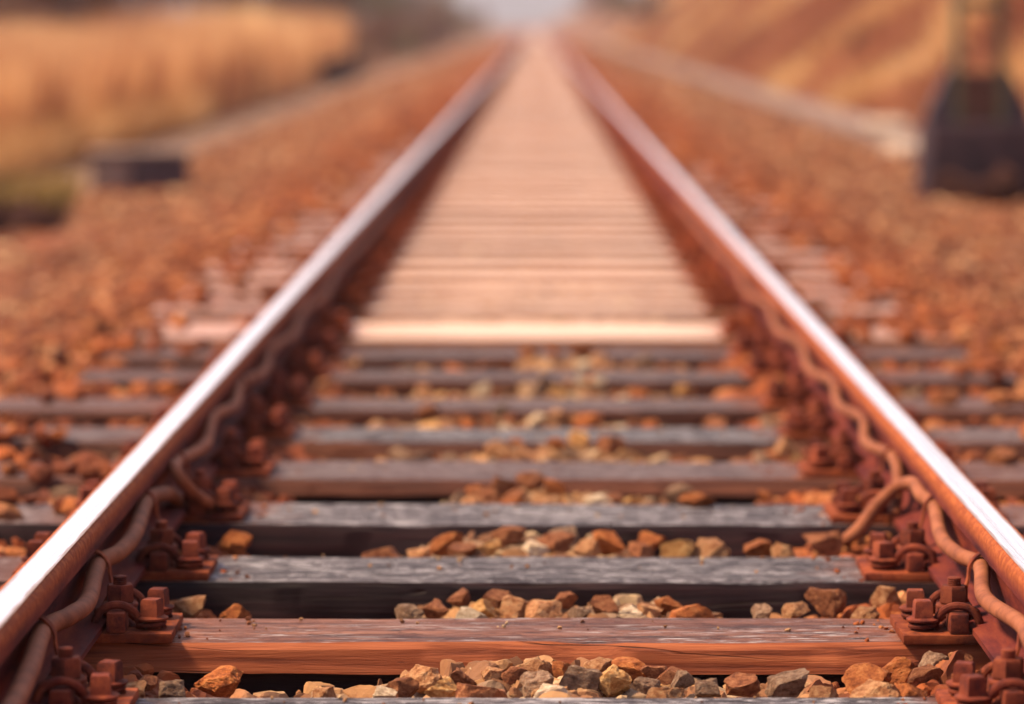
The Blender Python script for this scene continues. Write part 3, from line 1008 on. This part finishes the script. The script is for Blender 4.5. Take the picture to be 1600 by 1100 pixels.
P = []           # x, y, z, size
def scatter(n, x0, x1, y0, y1, zf, s0, s1):
    X = nrg.uniform(x0, x1, n); Y = nrg.uniform(y0, y1, n); Sz = nrg.uniform(s0, s1, n)
    for x, y, s in zip(X, Y, Sz):
        z = zf(x, y)
        if z is None: continue
        P.append((x, y, z, s))


for g, (ya, yb) in enumerate(gaps):
    wdt = yb - ya
    for layer in range(2):
        scatter(int(wdt * 1.3 * 800), -0.66, 0.66, ya + 0.02, yb - 0.02,
                (lambda x, y, g=g, layer=layer: (level(g, x) - 0.004 - 0.030 * layer)), 0.010, 0.040)
for g, (ya, yb) in enumerate(gaps):                 # chips and grit over the bigger stones
    scatter(260, -0.62, 0.64, ya + 0.02, yb - 0.02, (lambda x, y, g=g: level(g, x) + nrg.uniform(-0.004, 0.010)), 0.004, 0.013)
for k in range(1, 24):                              # a few stones left in the pale stretch
    scatter(26, -0.6, 0.6, PALE_Y[k] + 0.14, PALE_Y[k] + 0.50, lambda x, y: -0.026, 0.012, 0.026)
ALL_Y = [(a[0], a[1]) for a in SLEEPERS] + [(y - 0.13, y + 0.13) for y in PALE_Y if y < 46]
ya_arr = np.array(ALL_Y)


def outer_z(x, y):
    a = abs(x)
    on = bool(((ya_arr[:, 0] - 0.012 < y) & (y < ya_arr[:, 1] + 0.012)).any()) and a < 1.3
    if on:
        cover = 0.5 + 0.5 * noise.noise((x * 2.2, y * 1.5, 4.4)) + max(0, (y - 9.5)) * 0.02
        if a > 1.13: cover += 0.25
        return 0.012 if nrg.random() < (cover - 0.52) * 0.9 else None
    base = ground_z(x, y)
    if a < 1.55: base = -0.045 + 0.02 * noise.noise((x * 4, y * 4, 8))
    elif a < 2.1: base = -0.045 + (base + 0.045) * (a - 1.55) / 0.55
    return base + 0.03 * noise.noise((x * 1.7, y * 1.7, 2)) + nrg.uniform(-0.02, 0.012)


for s in (-1, 1):
    for (y0, y1, d, sa, sb) in ((5.0, 9, 620, 0.018, 0.036), (9, 16, 420, 0.02, 0.042), (16, 28, 230, 0.026, 0.055), (28, 50, 90, 0.04, 0.08), (50, 90, 34, 0.06, 0.12), (90, 160, 12, 0.09, 0.18)):
        xm = min(3.3, max(2.5, 0.172 * y1 + 0.3))
        a, b = sorted((s * 0.86, s * xm))
        scatter(int((y1 - y0) * (b - a) * d), a, b, y0, y1, outer_z, sa, sb)
    # beneath and beside the rails
    a, b = sorted((s * 0.60, s * 0.90))
    scatter(900, a, b, 4.6, 12.0, lambda x, y: (None if ((ya_arr[:, 0] - 0.02 < y) & (y < ya_arr[:, 1] + 0.02)).any() else nrg.uniform(-0.09, -0.05)), 0.018, 0.032)

for g, (y0_, y1_) in enumerate([(a[0], a[1]) for a in SLEEPERS]):
    for s in (-1, 1):
        a, b = sorted((s * 0.50, s * 0.92))
        scatter(130, a, b, y0_ + 0.01, y1_ - 0.01, lambda x, y: 0.002 if nrg.random() < (abs(x) - 0.42) * 2.2 else None, 0.0015, 0.0065)
    scatter(26, -0.6, 0.6, y0_ + 0.1, y1_ - 0.005, lambda x, y: 0.002, 0.0015, 0.006)

base_s = [stone_np(900 + k, 3) for k in range(14)]
base_l = [stone_np(950 + k, 1) for k in range(14)]
VV, FF, off = [], [], 0
for i, (x, y, z, s) in enumerate(P):
    V, F = (base_s if y < 6.6 else base_l)[i % 14]
    a = nrg.uniform(0, 6.28); b = nrg.uniform(0, 6.28)
    ca, sa, cb, sb = math.cos(a), math.sin(a), math.cos(b), math.sin(b)
    M = np.array([[ca, -sa, 0], [sa, ca, 0], [0, 0, 1]]) @ np.array([[1, 0, 0], [0, cb, -sb], [0, sb, cb]])
    VV.append((V * np.array([1.0, 0.8, 0.62]) * s) @ M.T + np.array([x, y, z]))
    FF.append(F + off)
    off += len(V)
me = mesh_np('ballast', np.concatenate(VV), np.concatenate(FF), BALLAST, False)
tag(link('ballast', me), 'rust brown crushed stone ballast around the sleepers and along both sides of the track', 'ballast', kind='stuff')

# ------------------------------------------------------------------ grass
def blades(name, pts, mat, width=0.012, seg=3):
    """pts: x, y, z, height, lean x, lean y"""
    Pn = np.asarray(pts)
    n = len(Pn)
    ang = nrg.uniform(0, math.pi, n)
    dx, dy = np.cos(ang) * width, np.sin(ang) * width
    V = np.zeros((n, 2 * seg + 1, 3)); F = []
    for k in range(seg):
        t = k / seg
        wk = (1 - t) ** 0.6
        cx = Pn[:, 0] + Pn[:, 4] * t * t; cy = Pn[:, 1] + Pn[:, 5] * t * t; cz = Pn[:, 2] + Pn[:, 3] * t
        V[:, 2 * k] = np.stack([cx - dx * wk, cy - dy * wk, cz], 1)
        V[:, 2 * k + 1] = np.stack([cx + dx * wk, cy + dy * wk, cz], 1)
    V[:, 2 * seg] = np.stack([Pn[:, 0] + Pn[:, 4], Pn[:, 1] + Pn[:, 5], Pn[:, 2] + Pn[:, 3]], 1)
    m = 2 * seg + 1
    tri = []
    for k in range(seg - 1):
        tri += [(2 * k, 2 * k + 1, 2 * k + 3), (2 * k, 2 * k + 3, 2 * k + 2)]
    tri.append((2 * seg - 2, 2 * seg - 1, 2 * seg))
    F = (np.arange(n)[:, None, None] * m + np.array(tri)[None]).reshape(-1, 3)
    return mesh_np(name, V.reshape(-1, 3), F, mat, False)


def m_grass(name, stops, tl=0.35, patch=0.75):
    q = NT(name, 0.8, 0.2)
    n = q.noise(q.map(q.pos, (0.55, 0.30, 0.55)), 1.0, 3)
    f = q.math('ADD', q.math('MULTIPLY', q.isl, 0.30), q.math('ADD', q.math('MULTIPLY', n, patch), (0.75 - patch) / 2))
    c = q.ramp(f, stops)
    q.col(c)
    tr = q.n.new('ShaderNodeBsdfTranslucent')
    q.put(tr.inputs['Color'], c)
    mx = q.n.new('ShaderNodeMixShader')
    mx.inputs[0].default_value = tl
    q.t.links.new(q.b.outputs[0], mx.inputs[1])
    q.t.links.new(tr.outputs[0], mx.inputs[2])
    q.t.links.new(mx.outputs[0], q.n['Material Output'].inputs['Surface'])
    return q.m


REED = m_grass('dry_reed', [(0.30, (0.34, 0.14, 0.085)), (0.44, (0.54, 0.26, 0.14)), (0.56, (0.76, 0.46, 0.22)), (0.70, (0.94, 0.72, 0.42))], 0.55, 0.9)
GOLD = m_grass('golden_dry_grass', [(0.25, (0.50, 0.24, 0.11)), (0.5, (0.76, 0.46, 0.20)), (0.75, (0.92, 0.68, 0.37))], 0.45, 1.2)
BRACKEN = m_grass('red_brown_bracken', [(0.25, (0.19, 0.062, 0.048)), (0.5, (0.40, 0.145, 0.082)), (0.75, (0.58, 0.26, 0.14))], 0.35, 1.3)
GREEN = m_grass('green_grass', [(0.25, (0.09, 0.06, 0.025)), (0.5, (0.24, 0.165, 0.060)), (0.75, (0.46, 0.32, 0.13))], 0.35)

pts = []
for _ in range(42000):
    y = 17 + 62 * nrg.random() ** 1.5
    x = -4.15 - 3.0 * nrg.random() ** 1.5 - max(0, y - 40) * 0.012
    if x < -0.175 * y - 0.9: continue
    hh = (0.85 + 0.40 * noise.noise((x * 0.6, y * 0.25, 0)) + 0.30 * nrg.random()) * (1.0 + (y - 17) * 0.006)
    pts.append((x, y, ground_z(x, y) - 0.03, hh, nrg.normal() * 0.10, nrg.normal() * 0.10))
tag(link('reed_bed', blades('reed_bed', pts, REED, 0.011)), 'tall golden dry reeds standing left of the track behind the pale path', 'reeds', kind='stuff')

low = []
for _ in range(9000):
    y = 16.5 + 22 * nrg.random()
    x = -3.98 - 0.75 * nrg.random() ** 1.3
    low.append((x, y, ground_z(x, y) - 0.02, 0.22 + 0.30 * nrg.random() + (-3.98 - x) * 0.35, nrg.normal() * 0.12 + 0.05, nrg.normal() * 0.12))
tag(link('verge_grass', blades('verge_grass', low, GOLD, 0.012)), 'bright golden grass at the foot of the reeds on the left', 'grass', kind='stuff')

gold, brack = [], []
bands = (21.0, 31.0, 42.5, 54, 80, 104, 135, 170)
for _ in range(70000):
    y = 19 + 160 * nrg.random() ** 1.6
    x = 4.1 + 3.6 * nrg.random() ** 1.2
    z = ground_z(x, y)
    yy = y + (x - 4.1) * 0.6 + 0.09 * y * noise.noise((x * 0.9, y * 0.12, 0))
    d = min(abs(yy - b) / (0.075 * b) for b in bands)
    p = (x, y, z - 0.03, (0.22 + 0.2 * nrg.random()), -0.16 + nrg.normal() * 0.1, nrg.normal() * 0.12)
    if d < 0.33 + 0.30 * nrg.random() + 0.3 * noise.noise((x * 1.5, y * 0.4, 7)) or nrg.random() < 0.04: gold.append(p)
    elif nrg.random() < 0.75: brack.append((p[0], p[1], p[2], p[3] * 0.8, p[4], p[5]))
tag(link('slope_grass', blades('slope_grass', gold, GOLD, 0.018)), 'streaks of golden dry grass down the slope right of the track', 'grass', kind='stuff')
tag(link('bracken', blades('bracken', brack, BRACKEN, 0.022)), 'reddish brown dead bracken between the golden streaks of the right slope', 'bracken', kind='stuff')

# green tufts by the left edge
def tuft(cx, cy, n, rad, h, mat, lab):
    pts = []
    for _ in range(n):
        a, r_ = nrg.uniform(0, 6.28), rad * math.sqrt(nrg.random())
        x, y = cx + r_ * math.cos(a), cy + r_ * math.sin(a)
        pts.append((x, y, ground_z(x, y) - 0.01, h * nrg.uniform(0.5, 1.1), math.cos(a) * h * 0.6, math.sin(a) * h * 0.6))
    return tag(link('grass_tuft', blades('grass_tuft', pts, mat, 0.010)), lab, 'grass tuft')


tuft(-3.33, 20.3, 900, 0.34, 0.22, GREEN, 'low yellowish green grass tuft at the left picture edge near the dark box')
tuft(-3.55, 22.6, 500, 0.28, 0.20, GREEN, 'smaller green tuft behind the first one, below the golden reeds')

# ------------------------------------------------------------------ trackside furniture
q = NT('dark_box_tone', 0.6, 0.4)
n = q.noise(q.obj, 6, 4)
q.col(q.ramp(n, [(0.3, (0.030, 0.017, 0.028)), (0.7, (0.075, 0.046, 0.062))]))  # dark tone also holds the shade on the front of the box
BOXM = q.m
q = NT('weathered_concrete', 0.9, 0.25)
n = q.noise(q.obj, 9, 6, 0.7)
q.col(q.ramp(n, [(0.3, (0.17, 0.115, 0.10)), (0.55, (0.26, 0.185, 0.165)), (0.75, (0.34, 0.255, 0.23))]))
q.bump(n, 0.4, 0.01)
CONC = q.m
q = NT('clean_pale_concrete', 0.9, 0.25)
n = q.noise(q.obj, 9, 6, 0.7)
q.col(q.ramp(n, [(0.3, (0.36, 0.28, 0.23)), (0.7, (0.52, 0.43, 0.36))]))
PALEC = q.m
q = NT('shaded_dark_concrete', 0.85, 0.3)
n = q.noise(q.obj, 7, 5, 0.7)
q.col(q.ramp(n, [(0.3, (0.014, 0.006, 0.014)), (0.55, (0.034, 0.016, 0.028)), (0.75, (0.085, 0.04, 0.04))]))  # shade of the camera-facing sides is put into this dark concrete colour
SHADEC = q.m
q = NT('green_mast_paint', 0.6, 0.4)
n = q.noise(q.obj, 8, 5)
q.col(q.ramp(n, [(0.35, (0.10, 0.10, 0.055)), (0.6, (0.15, 0.135, 0.075)), (0.75, (0.20, 0.11, 0.06))]))
MASTG = q.m

r = empty('trackside_box', (-2.86, 23.1, -0.26))
link('body', MB().box((-0.34, -0.2, 0), (0.34, 0.2, 0.30), 0.01).mesh('body', BOXM), r)
link('lid', MB().box((-0.37, -0.23, 0.302), (0.37, 0.23, 0.335), 0.008).mesh('lid', CONC), r)
link('lit_side_panel', MB().box((-0.335, -0.214, 0.02), (-0.06, -0.2015, 0.28), 0.003).mesh('lit_side_panel', CONC), r)  # panel added to paint the lit left part of the front paler
r.rotation_euler.z = 0.05
tag(r, 'low dark trackside box with a pale lid, left of the track before the reeds', 'equipment box')

r = empty('trackside_box', (-4.2, 66.0, -0.25))
link('body', MB().box((-0.45, -0.3, 0), (0.45, 0.3, 0.42), 0.01).mesh('body', BOXM), r)
link('lid', MB().box((-0.48, -0.33, 0.422), (0.48, 0.33, 0.45), 0.008).mesh('lid', SHADEC), r)
tag(r, 'distant dark box left of the track, beyond the end of the reeds', 'equipment box')

# concrete cable trough along the right
TY0, TY1 = 31.0, 220.0
r = empty('cable_trough', (3.70, TY0, -0.26))
link('channel', MB().box((-0.30, 0, 0), (0.30, TY1 - TY0, 0.075), 0.006).mesh('channel', CONC), r)
mb = MB()
y = 0.0
k = 0
while y < TY1 - TY0 - 1:
    L = 1.0 if y < 60 else 6.0
    d = random.Random(k).uniform(-0.008, 0.008)
    mb.box((-0.33 + d, y + 0.01, 0.076), (0.33 + d, y + L - 0.01, 0.125 + d * 0.5), 0)
    y += L
    k += 1
link('cover_row', mb.mesh('cover_row', CONC, False), r)
tag(r, 'grey concrete cable trough running along the foot of the right slope', 'cable trough')
for (x, y, rz, lab) in ((3.52, 30.0, 0.10, 'bright loose concrete slab next to the mast foot, nearer of the two'),
                        (3.62, 33.2, -0.08, 'bright loose concrete slab on the trough, farther from the mast')):
    o = link('concrete_slab', MB().box((-0.22, -0.42, 0), (0.22, 0.42, 0.11), 0.012).mesh('concrete_slab', PALEC), None, (x, y, -0.25 if y < 31 else -0.133))
    o.rotation_euler = (0.05, 0.0, rz)
    tag(o, lab, 'concrete slab')

# lattice mast
MX, MY = 3.06, 22.3
r = empty('lattice_mast', (MX, MY, -0.28))
ft = link('foundation', MB().box((-0.39, -0.40, 0), (0.60, 0.40, 0.57), 0.02, 0.94).mesh('foundation', SHADEC), r)
for s in (-1, 1):
    mb = MB()
    x0 = s * 0.17
    mb.box((x0 - 0.008 if s > 0 else x0 - 0.002, -0.09, 0.571), (x0 + 0.002 if s > 0 else x0 + 0.008, 0.09, 7.6))
    a, b = sorted((x0 - s * 0.0085, x0 - s * 0.045))
    mb.box((a, -0.09, 0.571), (b, -0.080, 7.6))
    mb.box((a, 0.080, 0.571), (b, 0.09, 7.6))
    link('leg', mb.mesh('leg', MASTG, False), r)
    gp = MB()
    v = [(s * 0.18, 0.572), (s * 0.36, 0.572), (s * 0.36, 0.63), (s * 0.215, 0.93), (s * 0.18, 0.93)]
    fr = [gp.bm.verts.new((x, -0.085, z)) for x, z in v]
    bk = [gp.bm.verts.new((x, 0.085, z)) for x, z in v]
    gp.bm.faces.new(fr); gp.bm.faces.new(bk[::-1])
    for i in range(5):
        j = (i + 1) % 5
        gp.bm.faces.new((fr[i], bk[i], bk[j], fr[j]))
    link('stiffener', gp.mesh('stiffener', BOXM, False), r)
mb = MB().box((-0.158, -0.077, 0.575), (0.158, -0.069, 0.925), 0)
for k in range(4):
    mb.box((-0.158, -0.0888, 0.62 + k * 0.08), (0.158, -0.0775, 0.645 + k * 0.08), 0)
link('base_panel', mb.mesh('base_panel', m_rust('mast_base_rust', (0.07, 0.03, 0.028), (0.15, 0.065, 0.05), (0.22, 0.10, 0.07), 9), False), r)
for k in range(8):
    z = 1.36 + k * 0.78
    link('batten', MB().box((-0.162, -0.1, z), (0.162, -0.0908, z + 0.07), 0).mesh('batten', MASTG, False), r)
    link('batten', MB().box((-0.162, 0.0908, z), (0.162, 0.1, z + 0.07), 0).mesh('batten', MASTG, False), r)
tag(r, 'greenish steel lattice mast on a dark foundation block, right of the track', 'mast')

# ------------------------------------------------------------------ bushes and trees
def leaf_mesh(name, centres, rad, n, size, mat, seed, flat=1.0):
    g = np.random.default_rng(seed)
    C_ = np.asarray(centres)
    idx = g.integers(0, len(C_), n)
    d = g.normal(size=(n, 3)); d /= np.linalg.norm(d, axis=1)[:, None]
    p = C_[idx] + d * (rad * g.random((n, 1)) ** 0.5) * np.array([1, 1, flat])
    u = g.normal(size=(n, 3)); u /= np.linalg.norm(u, axis=1)[:, None]
    v = np.cross(u, g.normal(size=(n, 3))); v /= np.linalg.norm(v, axis=1)[:, None]
    s = size * g.uniform(0.6, 1.3, (n, 1))
    V = np.stack([p - u * s, p + v * s * 0.5, p + u * s, p - v * s * 0.5], 1).reshape(-1, 3)
    F = np.arange(4 * n).reshape(n, 4)
    return mesh_np(name, V, F, mat, False)


LEAF_BROWN = m_grass('brown_foliage', [(0.2, (0.10, 0.05, 0.045)), (0.5, (0.19, 0.10, 0.075)), (0.85, (0.32, 0.19, 0.12))], 0.3)
LEAF_PURPLE = m_grass('purple_brown_foliage', [(0.2, (0.06, 0.028, 0.03)), (0.5, (0.13, 0.06, 0.052)), (0.85, (0.22, 0.105, 0.075))], 0.25)
LEAF_OLIVE = m_grass('olive_foliage', [(0.2, (0.10, 0.085, 0.05)), (0.5, (0.18, 0.15, 0.085)), (0.85, (0.28, 0.23, 0.13))], 0.3)
BARK = m_rust('bark', (0.05, 0.03, 0.028), (0.10, 0.06, 0.05), (0.15, 0.10, 0.08), 12)


def tree_meshes(seed, mat, h=7.0, n=2600):
    g = random.Random(seed)
    tk = MB()
    base = [(0, 0, -0.3), (g.uniform(-.1, .1), g.uniform(-.1, .1), h * 0.25), (g.uniform(-.3, .3), g.uniform(-.3, .3), h * 0.55), (g.uniform(-.4, .4), g.uniform(-.4, .4), h * 0.9)]
    tk.tube(catmull(base, 4), [0.17 - 0.145 * i / 12 for i in range(13)], 8)
    cs = []
    for k in range(13):
        z0 = h * g.uniform(0.16, 0.75)
        a = g.uniform(0, 6.28)
        L = h * g.uniform(0.18, 0.34) * (1.15 - 0.6 * z0 / h)
        e = (math.cos(a) * L, math.sin(a) * L, z0 + L * g.uniform(0.1, 0.8))
        tk.tube(catmull([(0, 0, z0), (e[0] * 0.5, e[1] * 0.5, (z0 + e[2]) / 2 - 0.1), e], 3), [0.06 - 0.008 * i for i in range(7)], 6)
        cs += [e, (e[0] * 0.65, e[1] * 0.65, e[2] * 0.9 + z0 * 0.1)]
    cs += [base[-1], base[-2]]
    return tk.mesh('trunk', BARK), leaf_mesh('crown', cs, h * 0.13, n, h * 0.022, mat, seed, 0.85)


protos_t = []
for k, (mat, kind) in enumerate(((LEAF_BROWN, 'brown leaved'), (LEAF_PURPLE, 'dark purplish'), (LEAF_OLIVE, 'olive brown'))):
    protos_t.append((tree_meshes(40 + k, mat), kind))
used = [None] * 3
tr_rng = random.Random(9)
for (x, y, s, k) in ((-9.5, 52, 0.62, 0), (-9.0, 60, 0.6, 1), (-13.5, 56, 1.0, 1), (-16, 75, 1.1, 1), (-11.5, 68, 0.8, 0), (-10, 80, 0.8, 1), (-8.2, 90, 0.62, 0), (-9.5, 100, 0.85, 0), (-7.6, 112, 0.7, 1), (-9, 125, 0.9, 2),
                     (-8, 140, 0.8, 2), (-10, 155, 1.0, 0), (-9, 175, 0.9, 2), (-12, 200, 1.0, 1), (-11, 230, 0.9, 2), (-9.5, 255, 0.9, 0), (-9.0, 290, 0.8, 2), (-10.5, 335, 0.9, 0), (-12.5, 390, 1.0, 1), (7.0, 300, 0.6, 2), (7.5, 360, 0.7, 0), (-16, 280, 1.0, 0), (-20, 340, 1.1, 1),
                     (10, 150, 0.6, 1), (8.4, 185, 0.7, 2), (8.5, 225, 0.8, 1), (9.5, 270, 0.9, 2), (12, 330, 1.0, 0), (17, 400, 1.1, 1)):
    (tm, cm), kind = protos_t[k]
    o = empty('tree', (x, y, ground_z(x, y)))
    o.rotation_euler.z = tr_rng.uniform(0, 6.28)
    o.scale = (s, s, s * 0.9)
    link('trunk', tm, o)
    link('crown', cm, o)
    tag(o, 'blurred %s tree in the background %s of the track' % (kind, 'left' if x < 0 else 'right'), 'tree', 'background trees %s of the track' % ('left' if x < 0 else 'right'))

SCRUB = [(-5.4, 82, 1.2, 1.1, 0), (-5.2, 93, 1.1, 1.3, 1), (-6.0, 104, 1.5, 1.6, 0), (-5.3, 116, 1.2, 1.2, 2), (-5.8, 130, 1.6, 1.7, 0), (-5.6, 150, 1.6, 1.7, 1),
         (-6.2, 175, 2.0, 2.2, 0), (-6.0, 205, 2.0, 2.3, 2), (-6.6, 245, 2.4, 2.8, 0), (6.3, 200, 1.6, 1.8, 2), (6.0, 235, 1.6, 2.0, 0), (6.2, 280, 2.0, 2.4, 1), (6.6, 340, 2.4, 3.0, 0)]
for (x, y, w, h, k) in SCRUB:
    g = random.Random(int(y))
    cs = [(g.uniform(-w, w), g.uniform(-w, w), g.uniform(0.15, 0.9) * h) for _ in range(20)]
    o = empty('bush', (x, y, ground_z(x, y)))
    link('foliage', leaf_mesh('foliage', cs, 0.28 * w, 1500, 0.06 * w, (LEAF_BROWN, LEAF_PURPLE, LEAF_OLIVE)[k], int(y) + 3), o)
    mb = MB()
    for c_ in cs[:7]:
        mb.tube([(0, 0, -0.1), (c_[0] * 0.4, c_[1] * 0.4, c_[2] * 0.5), c_], 0.018, 5)
    link('stem', mb.mesh('stem', BARK), o)
    sd_ = 'left' if x < 0 else 'right'
    tag(o, 'brown scrub bush far off on the %s bank near the vanishing point' % sd_, 'bush', 'brown scrub on the %s bank' % sd_)

for (x, y, w, h, lab) in ((2.98, 21.6, 0.24, 0.20, 'dark dead weeds at the foot of the mast foundation'), (-3.02, 18.5, 0.22, 0.13, 'dark low clump added as shadow at the left picture edge in front of the green tuft'), (-4.45, 70, 0.5, 0.5, 'dark low bush left of the track beside the distant box'),  # left-edge clump is added to stand for the shadow below the tuft
                          (-5.0, 118, 0.9, 0.9, 'dark bush far left of the track, close to the vanishing point'),
                          (5.05, 49, 0.28, 0.3, 'small dark bush on the right slope among golden grass'),
                          (5.6, 150, 0.9, 1.0, 'dark bush at the foot of the right slope near the vanishing point')):
    g = random.Random(int(x * 100))
    cs = [(g.uniform(-w, w), g.uniform(-w, w), g.uniform(0.2, 0.9) * h) for _ in range(14)]
    o = empty('bush', (x, y, ground_z(x, y)))
    link('foliage', leaf_mesh('foliage', cs, 0.3 * w, 1400, 0.05 + 0.05 * w, LEAF_PURPLE, int(y)), o)
    mb = MB()
    for c_ in cs[:6]:
        mb.tube([(0, 0, -0.1), (c_[0] * 0.4, c_[1] * 0.4, c_[2] * 0.5), c_], 0.012, 5)
    link('stem', mb.mesh('stem', BARK), o)
    tag(o, lab, 'bush')
